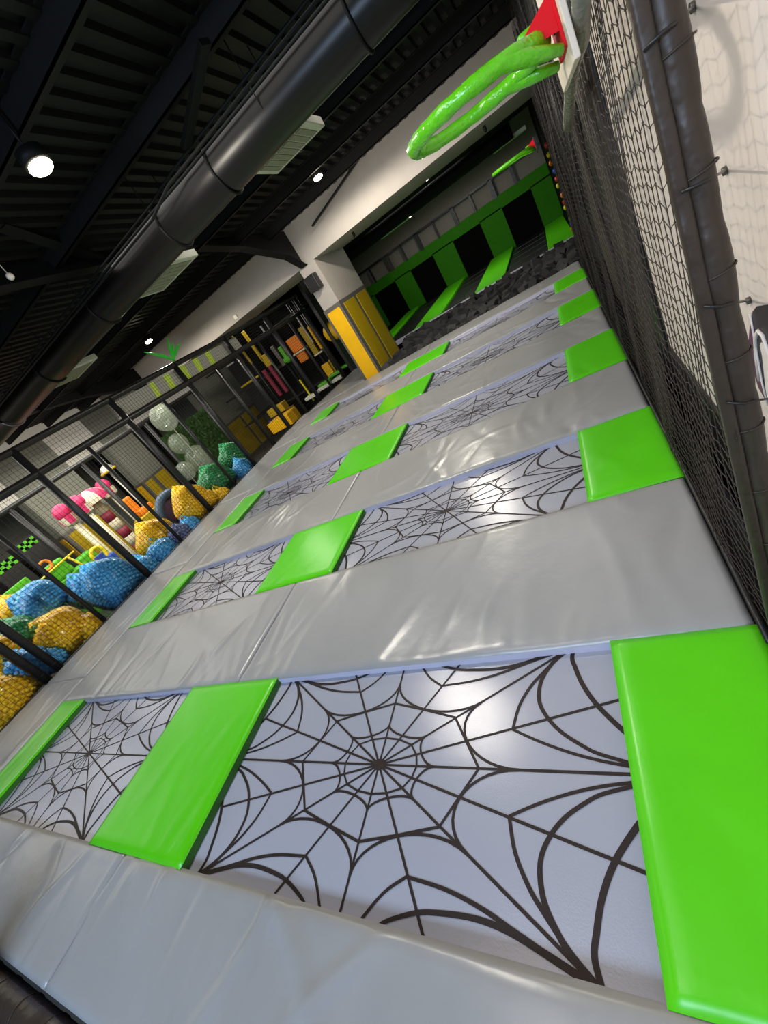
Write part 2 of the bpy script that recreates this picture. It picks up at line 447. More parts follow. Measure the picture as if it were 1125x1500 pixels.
# wall behind the net
WX = .42
g = MB(); g.box((WX,-2.5,.2),(WX+.12,3.45,3.95)); struct('wall_right',g,M['wallw'])
g = MB(); g.box((WX-.02,-2.5,-1.1),(WX+.12,3.45,.2)); struct('baseboard_right',g,M['black'])
g = MB(); g.box((WX+.10,3.45,-1.1),(WX+.2,20,3.95)); struct('wall_right_far',g,M['walld'])
# dark padded uprights between net and far wall
for k,(ya,yb,mm,lab) in enumerate(((3.47,3.95,'black','black padded upright behind the net, next to the white wall'),(3.97,4.6,'walld','brown grey padded upright behind the net, beyond the black one'),(4.62,5.3,'black','black padded upright behind the net, third from the white wall'),(5.35,6.6,'walld','brown grey padded upright behind the net, fourth from the white wall'),(6.65,9.3,'black','wide black padded panel behind the far half of the net'))):
    g = MB(); g.box((WX-.03,ya,-.16),(WX+.09,yb,3.5),bev=.02)
    one(g,'wall_pad',M[mm],lab,'padding','padded uprights behind the net',smooth=True)
# eye bolts and ties
for (u,v,u2,v2,lab) in ((1015,10,942,75,'topmost'),(1062,250,998,282,'second from the top'),(1097,440,1031,449,'third from the top'),(1133,583,1065,590,'lowest, beside the emblem')):
    a = atx(u,v,WX-.004); b = aty(u2,v2,1.12)
    e = empty('wall_tie',a,'hook and cord tying the padded post to the white wall, %s' % lab,'hook','hooks tying the post to the wall')
    mid = (a+b)/2; mid.z -= .012
    g = MB(); g.tube([a,aty(u+(u2-u)*.35,v+(v2-v)*.35+1,1.122),aty((u+u2)/2-8,(v+v2)/2+5,1.115),b],.0032,7); g.build('cord',M['frame'],e,smooth=True)
    g = MB(); g.tube([a+Vector((.004,0,0)),a+Vector((-.006,0,0))],.011,14); g.build('hook_plate',M['steel'],e,smooth=True)
# painted emblem: dark rounded shape, purple flank, white outline arcs
e = empty('wall_emblem',(WX-.002,1.5,.8),'dark rounded emblem with purple flank and white rings painted on the white wall','emblem')
def flat(name,pts,m,off):
    mb = MB(); n = len(pts); mb.add([(WX-off,p[0],p[1]) for p in pts]+[(WX-off+.001,p[0],p[1]) for p in pts],[tuple(range(n))]+[(i,(i+1)%n,(i+1)%n+n,i+n) for i in range(n)]); return mb.build(name,m,e)
def wp(px): return [tuple(atx(u,v,WX))[1:] for u,v in px]
flat('dark_disc',wp([(1104,456),(1110,448),(1150,442),(1190,470),(1190,600),(1150,600),(1127,592),(1112,566),(1102,530),(1098,500),(1100,475)]),M['paint_dark'],.003)
flat('purple_flank',wp([(1103,470),(1107,500),(1114,535),(1124,580),(1127,591),(1113,566),(1103,530),(1099,500)]),M['paint_purple'],.005)
mb = MB()
mb.tube([(WX-.006,)+p for p in wp([(1102,458),(1107,485),(1113,520),(1120,560),(1128,592)])],.0035,5)
mb.tube([(WX-.006,)+p for p in wp([(1116,556),(1111,520),(1110,495),(1114,483),(1121,490),(1135,530),(1140,560)])],.006,5)
mb.build('white_outline',M['paint_white'],e,smooth=True)
flat('white_centre',wp([(1119,520),(1116,505),(1118,500),(1150,540),(1160,620),(1134,602),(1125,575)]),M['paint_white'],.005)

# ------------------------------------------------------------------ basketball hoops
def hoop(C,Rr,lab_rim,lab_board,scale=1.0,full=True):
    C = Vector(C); h = empty('basketball_hoop',C,lab_rim,'hoop','green padded basketball hoops on the right side')
    g = MB(); r = .0235*scale; n = 64; pts=[];
    for k in range(n):
        a = 2*math.pi*k/n; pts.append(C+Vector((Rr*math.cos(a),Rr*math.sin(a),0)))
    rad = [r*(1+.05*math.sin(k*1.3)+.03*math.sin(k*3.1)) for k in range(n)]
    g.tube(pts,rad,12,closed=True)
    g.build('padded_rim',M['hoop'],h,smooth=True)
    for s in (-1,1):
        g = MB(); 
        a = C+Vector((Rr*.45,s*Rr*.9,0)); b = C+Vector((Rr+.03,s*Rr*.55,-.06)); 
        P = [C+Vector((0,s*Rr,0)),a,b]; P = [P[0],P[0].lerp(P[1],.5),P[1],P[1].lerp(P[2],.5),P[2]]
        g.tube(P,[r,r*1.1,r*1.05,r*.95,r*.6],10)
        g.build('padded_arm',M['hoop'],h,smooth=True)
    g = MB(); g.box(C+Vector((Rr*.72,-.07,-.005)),C+Vector((Rr*.72+.07,.07,.05)),bev=.012); g.build('pad_box',M['hoop'],h,smooth=True)
    xb = C.x+Rr+.045
    g = MB(); g.box((xb-.008,C.y-.13,C.z-.06),(xb,C.y+.13,C.z+.075))
    g.add([(C.x+Rr*.8,C.y-.10,C.z+.03),(C.x+Rr*.8,C.y+.06,C.z+.03),(xb,C.y+.10,C.z+.075),(xb,C.y-.12,C.z+.075)],[(0,1,2,3)])
    g.add([(C.x+Rr*.8,C.y-.10,C.z+.03),(xb,C.y-.12,C.z+.075),(xb,C.y-.12,C.z-.02),(C.x+Rr*.8,C.y-.10,C.z-.0)],[(0,1,2,3)])
    g.build('red_bracket',M['red'],h)
    for s in (-.03,.03):
        g = MB(); g.tube([(C.x+Rr*.84+.0045*k, C.y+s+.011*math.cos(k*1.05), C.z-.005+.0035*k*.3+.011*math.sin(k*1.05)) for k in range(20)],.003,5)
        g.build('spring',M['spring'],h,smooth=True)
    g = MB(); g.box((xb+.001,C.y-.20,C.z-.11),(xb+.018,C.y+.46,C.z+(.46 if scale == 1 else .1))); bd = g.build('backboard',M['board' if scale == 1 else 'frame'],h,bevel=.003)
    for yy in (C.y-.12,C.y+.38):
        g = MB(); g.bar((xb+.022,yy,C.z-.08),(xb+.022,yy,C.z+(.44 if scale == 1 else .09)),.02,.008); o = g.build('rear_rib',M['steel']); o.parent = bd
    return xb
HC = (-.105,2.0,1.885)
xb = hoop(HC,.235,'large lime green padded basketball hoop with red bracket, nearer the camera','')
a = atx(832,186,xb+.035); b = atx(838,98,xb+.035); c = atx(872,0,xb+.05)
g = MB(); g.tube([a+Vector((0,0,-.01)),a,a.lerp(b,.3),a.lerp(b,.7),b,b.lerp(c,.5),c+Vector((0,0,.1))],[.018,.024,.026,.024,.026,.024,.026],12)
one(g,'wrapped_tube',M['tube'],'grey film-wrapped tube hanging in the net beside the backboard','tube',smooth=True)
C2 = aty(752,226,9.9); 
xb2 = hoop((-.27,9.3,1.93),.33,'small distant lime green basketball hoop near the foam pit','',scale=1.1)

# ------------------------------------------------------------------ ceiling
def zc(y): return 3.98-.056*max(y,-3)
g = MB()
x = -14.0; k = 0
while x < 1.0:
    prof = [(x,0),(x+.07,0),(x+.09,.045),(x+.16,.045),(x+.18,0)]
    for (xa,za),(xb_,zb) in zip(prof,prof[1:]):
        g.quad((xa,-4,zc(-4)+za),(xa,9.6,zc(9.6)+za),(xb_,9.6,zc(9.6)+zb),(xb_,-4,zc(-4)+zb))
    x += .18
struct('ceiling',g,M['ceil'])
n_ = 0
for yy in (-2.6,-1.4,-.2,.9,1.9,3.05,4.15,5.5,6.6,7.7,8.8):
    n_ += 1
    g = MB(); z1 = zc(yy)-.004
    g.box((-14,yy,z1-.17),(1,yy+.015,z1)); g.box((-14,yy,z1-.17),(1,yy+.07,z1-.158)); g.box((-14,yy-.05,z1-.012),(1,yy+.012,z1))
    struct('trim_%d' % n_,g,M['beam'])
for xr in (-4.62,-10.9):                     # portal rafters with haunch
    n_ += 1; g = MB()
    prof = [(-4,4.03),(-4,3.58),(3.4,3.50),(6.5,3.49),(7.8,3.30),(9.1,2.95),(9.55,2.68),(9.585,2.68),(9.585,3.42)]
    for (dx,) in ((0,),):
        pl = [(xr-.006,)+p for p in prof]+[(xr+.006,)+p for p in prof]; n = len(prof)
        g.add(pl,[tuple(range(n-1,-1,-1)),tuple(range(n,2*n))]+[(i,(i+1)%n,(i+1)%n+n,i+n) for i in range(n)])
    for p,q in zip(prof[1:7],prof[2:8]): g.bar((xr,)+p,(xr,)+q,.17,.014)
    struct('trim_%d' % n_,g,M['beam'])
def brace(p,q,w,lab): 
    g = MB(); g.bar(p,q,w,w*.5); one(g,'ceiling_brace',M['beam'],lab,'brace',bevel=.004)
brace(aty(458,331,9.3),aty(587,142,9.1),.07,'dark diagonal steel brace hanging below the ceiling in front of the white bulkhead')
brace(aty(300,60,3.9),aty(272,215,4.3),.09,'dark steel brace beside the big duct, upper left')
brace(aty(395,250,7.6),aty(520,110,7.6),.06,'dark steel brace behind the big duct')
g = MB(); p,q = aty(150,380,4.8),aty(0,330,3.5); g.bar(p,q,.12,.05); one(g,'ceiling_brace',M['beam'],'dark wide steel brace at the left edge below the bright lamp','brace')

# ducts
DY,DZ,DR = 4.6,3.178,.205
d = empty('air_duct',(-3,DY,DZ),'large black round air duct running diagonally under the ceiling','duct')
g = MB(); g.tube([(-13.9+.48*k,DY,DZ) for k in range(30)],DR,40); g.build('duct_pipe',M['duct'],d,smooth=True)
for xx in (-.78,-2.42,-3.28,-4.9,-6.6,-8.3,-10):
    g = MB(); g.tube([(xx,DY+(DR+.008)*math.cos(a),DZ+(DR+.008)*math.sin(a)) for a in [j*math.pi/20 for j in range(40)]],.014,8,closed=True)
    g.build('duct_band',M['beam'],d,smooth=True)
for xx in (-1.7,-3.28,-4.9,-6.6,-8.3):
    g = MB(); g.tube([(xx,DY+DR,DZ),(xx,DY+DR,zc(DY)-.01)],.006,6); g.tube([(xx,DY-DR,DZ),(xx,DY-DR,zc(DY)-.01)],.006,6); g.build('hanger_rod',M['beam'],d)
for (x0,x1) in ((-2.2,-1.52),(-4.42,-3.62),(-7.0,-6.3)):
    g = MB(); g.box((x0,DY+.02,2.99),(x1,DY+.55,3.07),bev=.01)
    rg = g.build('air_register',M['vent'],d,smooth=False)
    g = MB()
    nn = 7
    for k in range(nn):
        xa = x0+.06+(x1-x0-.12)*k/nn; xb_ = x0+.06+(x1-x0-.12)*(k+.8)/nn
        g.box((xa,DY+.09,2.983),(xb_,DY+.48,2.989))
    o = g.build('grille',M['ventd']); o.parent = rg
for k,(dy,dz,lab) in enumerate(((-.30,.10,'outermost'),(-.25,.17,'middle'),(-.36,.04,'lowest'))):
    g = MB(); g.tube([(-13.8,DY+dy,DZ+dz),(-3.2,DY+dy,DZ+dz),(-2.75,DY+dy-.1*(k-1),DZ+dz+.03),(-1.6,DY+dy-.1*(k-1),DZ+dz+.03),(.0,DY+dy-.1*(k-1),DZ+dz+.03)],.014,8)
    one(g,'cable_conduit',M['beam'],'thin black conduit running along the big duct, %s of the three' % lab,'conduit','conduits beside the big duct',smooth=True)
d2 = empty('air_duct',(-3,14,2.65),'black round duct beyond the bulkhead, above the green trampolines','duct')
g = MB(); g.tube([(-6.2+.5*k,14,2.66) for k in range(13)],.17,24); g.build('duct_pipe',mat('duct_matte',(14,13,12),.7,spec=.15),d2,smooth=True)
g = MB(); g.box((-4.3,14.25,2.50),(-3.3,14.6,2.58)); g.build('air_register',M['vent'],d2)
g = MB(); g.box((-.75,14.25,2.50),(.1,14.6,2.58)); g.build('air_register',M['vent'],d2)

# lamps
def lamp(p,r,lab,energy,colr,kind='lamp',drop=.0,group='ceiling spotlights'):
    p = Vector(p)
    e = empty('ceiling_spotlight',p,lab,'spotlight',group)
    g = MB(); n = 20
    g.tube([p+Vector((0,0,.02)),p+Vector((0,0,.10))],r*1.15,n); g.tube([p+Vector((0,0,.09)),(p.x,p.y,max(zc(p.y)-.02,p.z+.15) if p.y < 9.6 else p.z+.3)],.012,6)
    g.build('lamp_housing',M['beam'],e,smooth=True)
    g = MB(); g.sphere(p,r,seg=16,rings=8,sc_=(1,1,.45)); g.build('lamp_lens',M[kind],e,smooth=True)
    ld = bpy.data.lights.new('spot_light','SPOT'); ld.energy = energy*2.0; ld.color = colr; ld.spot_size = math.radians(178); ld.spot_blend = .25; ld.shadow_soft_size = .08
    lo = bpy.data.objects.new('spot_light',ld); lo.location = p+Vector((0,0,-.06)); col.objects.link(lo)
warm = (1,.93,.8)
lamp(atz(60,245,3.42),.085,'large bright ceiling spotlight at the left, nearest to the camera',150,warm)
lamp(atz(466,260,3.32),.075,'bright ceiling spotlight between the big duct and the white bulkhead',145,warm)
lamp(atz(218,500,3.25),.08,'bright ceiling spotlight above the fence, beside the green palm leaves',100,warm)
lamp(aty(625,262,14.6),.09,'small bright spotlight beyond the bulkhead, above the green trampolines',110,warm,'lamp2')
lamp(aty(443,410,14.6),.09,'small bright spotlight in the opening left of the yellow padded pillar',25,warm,'lamp2')
g = MB(); g.sphere(atz(15,405,3.3),.03); g.tube([atz(15,405,3.3)+Vector((0,0,.01)),atz(15,405,3.3)+Vector((0,0,.45))],.004,5)
one(g,'smoke_detector',M['board'],'small white smoke detector at the left edge under the ceiling','detector',smooth=True)

# ------------------------------------------------------------------ bulkhead, pillars, back room
g = MB(); g.box((-13.2,9.6,2.68),(.52,11.4,3.6)); struct('wall_back',g,M['wallp'])
def pillar(x0,x1,y0,y1,zb,zt,zp,lab,split,cm='wallp'):
    e = empty('padded_pillar',((x0+x1)/2,(y0+y1)/2,zb),lab,'pillar')
    g = MB(); g.box((x0,y0,zb),(x1,y1,zt)); g.build('column',M[cm],e)
    t = .03
    g = MB(); g.box((x0-.02,y0-t,zb+.02),(x1+t,y0-.001,zp)); g.box((x1+.001,y0-t,zb+.02),(x1+t,y1-.06,zp)); g.build('pad_frame',M['padtrim'],e,bevel=.01)
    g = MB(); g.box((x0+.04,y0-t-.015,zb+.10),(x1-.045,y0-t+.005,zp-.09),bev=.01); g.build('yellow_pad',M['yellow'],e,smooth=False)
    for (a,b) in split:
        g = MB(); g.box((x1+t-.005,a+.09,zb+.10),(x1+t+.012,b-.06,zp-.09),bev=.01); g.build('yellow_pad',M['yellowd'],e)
pillar(-4.80,-4.36,9.6,11.4,-.16,2.68,1.74,'tall pillar with bright yellow padded panels beside the black foam pit',((9.6,10.45),(10.45,11.3)))
pillar(-13.5,-13.0,12.95,15.4,-1.1,3.3,.50,'grey pillar with yellow padding seen through the fence beside the green ball bag',((12.95,14.1),(14.1,15.3)),'wallg')
pillar(-13.4,-13.0,8.55,9.6,-1.1,3.3,.78,'grey pillar with yellow padding behind the middle fence posts, above the yellow ball bags',((8.55,9.0),(9.0,9.6)),'wallg')
pillar(-13.4,-13.0,5.75,7.3,-1.1,3.3,.95,'broad grey pillar with yellow padding behind the pink and white candy posts',((5.75,6.5),(6.5,7.25)),'wallg')
g = MB(); g.box((-13.3,-4,2.25),(-13.02,16,3.95)); struct('wall_left_upper',g,mat('bulkhead_pale_glow',(190,184,172),.8,emit=.2))  # faint emission in the wall colour stands in for lamplight falling on it
g = MB(); g.box((-16.5,-4,-1.1),(-16.3,20,3.95)); struct('wall_left',g,M['wallg'])
g = MB(); g.box((-16.3,-4,3.0),(-13.3,20,3.1)); struct('ceiling_left',g,M['beam'])
g = MB(); g.box((-16.3,19.25,-1.1),(1,19.4,3.6)); struct('wall_far',g,M['backw'])
g = MB(); g.box((-16.3,11.4,3.3),(1,19.4,3.4)); struct('ceiling_far',g,M['beam'])
# dark partition left of the second room
g = MB(); g.box((-6.4,12.2,-1.1),(-6.3,15.5,3.3)); struct('wall_partition',g,M['black'])

# foam pit
pit = MB(); pit.box((-4.33,9.4,-1.1),(.34,9.42,-.06)); pit.box((-4.33,12.55,-1.1),(.34,12.6,-.02)); struct('trim_40',pit,M['black'])
g = MB(); g.box((-4.33,9.42,-1.0),(.5,12.55,-.32)); one(g,'foam_pit_base',M['foam2'],'dark base under the loose foam cubes in the pit','pit')
def cube_mesh(i):
    rr = random.Random(i); bm = bmesh.new(); bmesh.ops.create_cube(bm,size=.2)
    for v in bm.verts: v.co *= 1+rr.uniform(-.12,.1)
    bmesh.ops.bevel(bm,geom=bm.edges[:],offset=.008,segments=1,affect='EDGES')
    mb = MB(); mb.bm(bm); o = mb.build('foam_cube',M['foam' if i%2 else 'foam2']); me = o.data; bpy.data.objects.remove(o); return me
cms = [cube_mesh(i) for i in range(6)]
fr = random.Random(5)
for iy in range(14):
    for ix in range(19):
        x = -4.15+ix*.238+fr.uniform(-.05,.05); y = 9.56+iy*.215+fr.uniform(-.05,.05)
        if y > 12.45 or x > .22: continue
        o = bpy.data.objects.new('foam_cube',fr.choice(cms)); col.objects.link(o)
        o.location = (x,y,-.17+fr.uniform(-.02,.12)); o.rotation_euler = [fr.uniform(0,3) for _ in range(3)]
        tag(o,'charcoal foam cube lying loose in the pit beyond the grey mats','foam cube','foam cubes in the pit')

# far green trampolines
g = MB(); g.box((-8.1,12.6,-.35),(.5,19.2,-.12)); struct('floor_far',g,M['bedblack'])
g = MB(); g.box((-6.25,12.6,-.12),(.3,12.85,-.02)); one(g,'rim_pad',M['lav'],'pale grey rim pad behind the foam cubes','padding')
xs_ = [(-.30,.34),(-2.33,-1.45),(-4.3,-3.4),(-6.2,-5.6)]
pos = ['against the right wall','second from the right wall','third from the right wall','fourth from the right wall']
for (a,b),p in zip(xs_,pos):
    g = MB(); g.box((a,12.9,-.12),(b,19.0,-.03),bev=.02)
    one(g,'green_strip_mat',M['greenwall'] if False else M['green'],'long green mat between the far black trampolines, '+p,'mat','green strips of the far trampolines')
for k,(a,b) in enumerate(((-1.43,-.32),(-3.38,-2.35),(-5.58,-4.32))):
    g = MB(); g.box((a,12.95,-.115),(b,18.95,-.10))
    for j in range(5): g.box((a+.03,13.6+j*1.1,-.10),(b-.03,13.62+j*1.1,-.085))
    one(g,'black_trampoline_bed',M['black'],'long black floor trampoline running to the green wall, '+['first','second','third'][k]+' from the right','trampoline','far black floor trampolines')
gw = empty('green_wall_padding',(-3,19.1,-.1),'dark green padded wall with black wall trampolines at the far end','wall padding')
holes = [(-1.36,-.31),(-3.32,-2.2),(-5.25,-4.2),(-7.1,-6.0)]
xe = [.42]+[v for a,b in holes for v in (b,a)]+[-8.08]
g = MB()
for i in range(0,len(xe),2): g.box((xe[i+1],19.0,-.1),(xe[i],19.2,1.3))
g.box((-8.08,19.0,1.26),(.42,19.2,1.66)); g.build('green_padding',M['greenwall'],gw)
for a,b in holes:
    g = MB(); g.box((a,19.1,-.1),(b,19.15,1.26)); g.build('wall_bed',M['bedblack'],gw)
rl = empty('railing',(-3,19.05,1.66),'black post railing along the top of the green padded wall','railing')
g = MB(); g.bar((-8.05,19.0,2.24),(.42,19.0,2.24),.06,.06); g.build('top_rail',M['frame'],rl)
for k,az_ in enumerate((-.036,-.075,-.115,-.153,-.194,-.234,-.272,-.308,-.354)):
    g = MB(); w = .14 if k%2 else .07; g.bar((az_*19,19.0,1.62),(az_*19,19.0,2.24),w,.06); g.build('rail_post',M['frame'],rl)
# right-hand climbing wall with coloured holds beyond the net
g = MB(); g.box((.36,9.6,-.1),(.44,19,3.2)); struct('wall_climbing',g,M['bedblack'])
hr = random.Random(9)
hc = ['toyred','toyyel','orange','toyblue','toyred','toyyel','orange','toyred','toyyel','toygreen','toyblue','orange']
cn = {'toyred':'red','toyyel':'yellow','orange':'orange','toyblue':'blue','toygreen':'green'}
for k in range(12):
    zz_ = 1.9-.17*k; c = Vector((.34,12.4+.3*hr.random()+ (k%3)*.6,zz_)); g = MB(); g.sphere(c,.07,sc_=(.6,1,.8))
    one(g,'climbing_hold',M[hc[k]],'small %s climbing hold on the dark wall beyond the net, number %s from the top' % (cn[hc[k]],['one','two','three','four','five','six','seven','eight','nine','ten','eleven','twelve'][k]),'climbing hold','climbing holds beyond the net',smooth=True)

# ------------------------------------------------------------------ left fence
def fence_x(y): return -6.91 if y < 8.2 else -6.91+.62*(y-8.2)/3.4
thick = [-.1,1.58,1.76,3.47,5.22,6.92,8.62,10.1,11.5]; thin = [.75,2.55,4.33,6.13,7.9,9.45,10.8]
fc = empty('enclosure_fence',(-6.91,1.7,-.2),'black padded post fence with fine netting between the mats and the ball bags','fence')
for y in thick:
    g = MB(); x = fence_x(y); g.tube([(x,y,-.16),(x,y,2.5)],.056,12)
    for k in range(12): g.tube([(x+.057*math.cos(a),y+.057*math.sin(a),.1+.2*k) for a in [j*math.pi/6 for j in range(12)]],.002,4,closed=True)
    g.build('post',M['frame'],fc,smooth=True)
for y in thin:
    g = MB(); x = fence_x(y); g.tube([(x-.02,y,-.16),(x-.02,y,2.08)],.034,10); g.build('thin_post',M['frame'],fc,smooth=True)
ysf = [-1.2]+[v for v in (0,1.7,3.4,5.1,6.8,8.2,9.3,10.4,11.6)]
for z,r,nm in ((2.49,.05,'top_rail'),(2.09,.055,'middle_rail'),(-.02,.018,'bottom_rail')):
    g = MB(); g.tube([(fence_x(y),y,z) for y in ysf],r,12); g.build(nm,M['frame'],fc,smooth=True)
g = MB(); step = .062
y = -.9
while y < 11.5:
    x = fence_x(y)+.012
    g.bar((x,y,0),(x,y,2.46),.0035,.0035,up=(1,0,0)); y += step
for k in range(40):
    z = .02+k*step
    for a,b in zip(ysf,ysf[1:]): g.bar((fence_x(a)+.012,a,z),(fence_x(b)+.012,b,z),.0035,.0035)
g.build('netting',M['netfar'],fc)
# lime striped banner behind the top netting
g = MB(); g.box((-7.0,5.35,2.15),(-6.985,9.2,2.42)); bn = g.build('banner',M['mesh_pale'],fc)
for k,(a,w) in enumerate(((6.12,.12),(6.52,.16),(7.02,.16),(7.45,.17),(7.9,.16))):
    g = MB(); g.add([(-6.982,a,2.15),(-6.982,a+w,2.15),(-6.982,a+w+.05,2.42),(-6.982,a+.05,2.42)],[(0,1,2,3)]); o = g.build('lime_stripe',M['limestripe']); o.parent = bn; o.matrix_parent_inverse = bn.matrix_basis.inverted()
# second frame behind the ball bags
f2 = empty('inner_frame',(-9.4,3,-1.1),'second black frame standing behind the ball bags','frame')
for y in (-1,.6,2.2,3.9,5.5,7.4,9.3):
    g = MB(); g.tube([(-9.4,y,-1.1),(-9.4,y,2.05)],.045,10); g.build('post',M['frame'],f2,smooth=True)
g = MB(); g.tube([(-9.4,-1.2,2.03),(-9.4,9.4,2.03)],.05,10); g.build('top_rail',M['frame'],f2,smooth=True)

# palm leaves on top of the fence
pb = atx(254,528,-6.95)
pl = empty('palm_ornament',pb,'bright green palm leaf ornament on top of the fence below the ceiling lamp','ornament')
g = MB(); g.tube([(-6.93,pb.y,2.5),pb],.02,8); g.build('stem',M['toygreen'],pl,smooth=True)
for (u,v) in ((211,516),(245,495),(264,503),(232,519),(254,503)):
    tip = atx(u,v,-6.95); g = MB(); n = 8; mid = (pb+tip)/2+Vector((0,0,.05)); up = Vector((.0,.7,.5))
    pts = [pb*(1-t)**2+mid*2*t*(1-t)+tip*t*t for t in [i/n for i in range(n+1)]]
    dirv = (tip-pb).normalized(); sd = dirv.cross(Vector((1,0,0))).normalized()
    vs = []; 
    for i,p in enumerate(pts):
        w = .026*math.sin(math.pi*min(1,(i+1)/(n+1)*1.0))**.7 if i < n else .002
        vs += [p-sd*w, p+Vector((.02,0,0)), p+sd*w]
    fs = []
    for i in range(n): fs += [(3*i,3*i+3,3*i+4,3*i+1),(3*i+1,3*i+4,3*i+5,3*i+2)]
    g.add(vs,fs); g.build('leaf',M['leaf'],pl,smooth=True,solid=.004)

# ------------------------------------------------------------------ bags of balls
g = MB(); g.box((-8.55,-1.5,-1.1),(-6.98,7.9,-.22)); one(g,'soft_ledge',M['black'],'low black ledge the ball bags lie on behind the fence','ledge')
bmI = bmesh.new(); bmesh.ops.create_icosphere(bmI,subdivisions=2,radius=1)
IV = np.array([v.co[:] for v in bmI.verts]); IF = np.array([[v.index for v in f.verts] for f in bmI.faces]); bmI.free()
def ball_bag(px,x,size,colr,seed,lab,rot=0,tall=.8,cname='balls'):
    rr = random.Random(seed); c = atx(px[0],px[1],x)
    size *= 1.1; a,b,h = size*.85, size, size*tall
    zf = -.22
    if c.z-h < zf+.01: c.z = zf+h+.01
    e = empty('ball_bag',(c.x,c.y,c.z-h),lab,'ball bag','clear bags of play balls behind the fence')
    br = .030
    area = 4*math.pi*(((a*b)**1.6+(a*h)**1.6+(b*h)**1.6)/3)**(1/1.6)
    n = int(area/(br*2)**2*1.08)
    rot_ = Matrix.Rotation(rot,3,'X') @ Matrix.Rotation(rr.uniform(-.3,.3),3,'Z')
    ph = [rr.uniform(0,6) for _ in range(4)]
    def surf(d):
        k = 1+.06*math.sin(d.x*3+ph[0])*math.cos(d.y*3+ph[1])+.04*math.sin(d.z*4+ph[2]+d.y*3)
        t = max(0,d.z-.55); 
        e_ = .88
        p = Vector((math.copysign(abs(d.x)**e_,d.x)*a*k, math.copysign(abs(d.y)**e_,d.y)*b*k, math.copysign(abs(d.z)**.9,d.z)*h*k))
        p = rot_ @ p; p = p+c
        if p.z < zf+br: p.z = zf+br+rr.uniform(0,.004)
        if p.x > -6.99: p.x = -6.99-rr.uniform(0,.01)
        return p
    P = []
    for i in range(n):
        z = 1-2*(i+.5)/n; r = math.sqrt(1-z*z); t = i*2.39996
        P.append(surf(Vector((r*math.cos(t),r*math.sin(t),z))))
    P = np.array([p[:] for p in P]); P += np.array([[rr.uniform(-.006,.006) for _ in range(3)] for _ in range(n)])
    V = (IV[None]*br+P[:,None]).reshape(-1,3); F = (IF[None]+(np.arange(n)*len(IV))[:,None,None]).reshape(-1,3)
    SV = []; sg,rn = 20,12                                 # the balls further in fill the gaps
    for i in range(rn+1):
        th = math.pi*i/rn
        for j in range(sg):
            al = 2*math.pi*j/sg; p = surf(Vector((math.sin(th)*math.cos(al),math.sin(th)*math.sin(al),math.cos(th)))); p = p-(p-c).normalized()*.012; SV.append(p[:])
    SF = []
    for i in range(rn):
        for j in range(sg):
            q = (i*sg+j,(i+1)*sg+j,(i+1)*sg+(j+1)%sg,i*sg+(j+1)%sg); SF += [(q[0],q[1],q[2]),(q[0],q[2],q[3])]
    F = np.concatenate([F, np.array(SF)+len(V)]); V = np.concatenate([V, np.array(SV)])
    me = bpy.data.meshes.new('balls'); me.vertices.add(len(V)); me.vertices.foreach_set('co',V.ravel())
    me.loops.add(F.size); me.loops.foreach_set('vertex_index',F.ravel().astype(np.int32))
    me.polygons.add(len(F)); me.polygons.foreach_set('loop_start',np.arange(0,F.size,3,dtype=np.int32)); me.polygons.foreach_set('loop_total',np.full(len(F),3,dtype=np.int32))
    me.polygons.foreach_set('use_smooth',[True]*len(F)); me.update(); me.materials.append(colr)
    o = bpy.data.objects.new('balls',me); col.objects.link(o); o.parent = e; o.matrix_parent_inverse = Matrix.Translation(-Vector(e.location)); o['kind'] = 'stuff'
    # film with a gathered neck
    mb = MB(); seg,rg = 22,14; vs=[]
    for i in range(rg+1):
        th = math.pi*i/rg
        for j in range(seg):
            al = 2*math.pi*j/seg; d_ = Vector((math.sin(th)*math.cos(al),math.sin(th)*math.sin(al),math.cos(th)))
            p = surf(d_); q = c+(p-c)*1.0+(p-c).normalized()*(br+.006)
            if i <= 1: q = q+rot_@Vector((0,0,(.12 if i == 0 else .05)))
            if q.z < zf+.004: q.z = zf+.004
            if q.x > -6.962: q.x = -6.962
            vs.append(q)
    fs = [(i*seg+j,(i+1)*seg+j,(i+1)*seg+(j+1)%seg,i*seg+(j+1)%seg) for i in range(rg) for j in range(seg)]
    mb.add(vs,fs); mb.build('bag_film',M['film'],e,smooth=True)
BL,YE,GR,LI = M['b_blue'],M['b_yellow'],M['b_green'],M['b_mix']
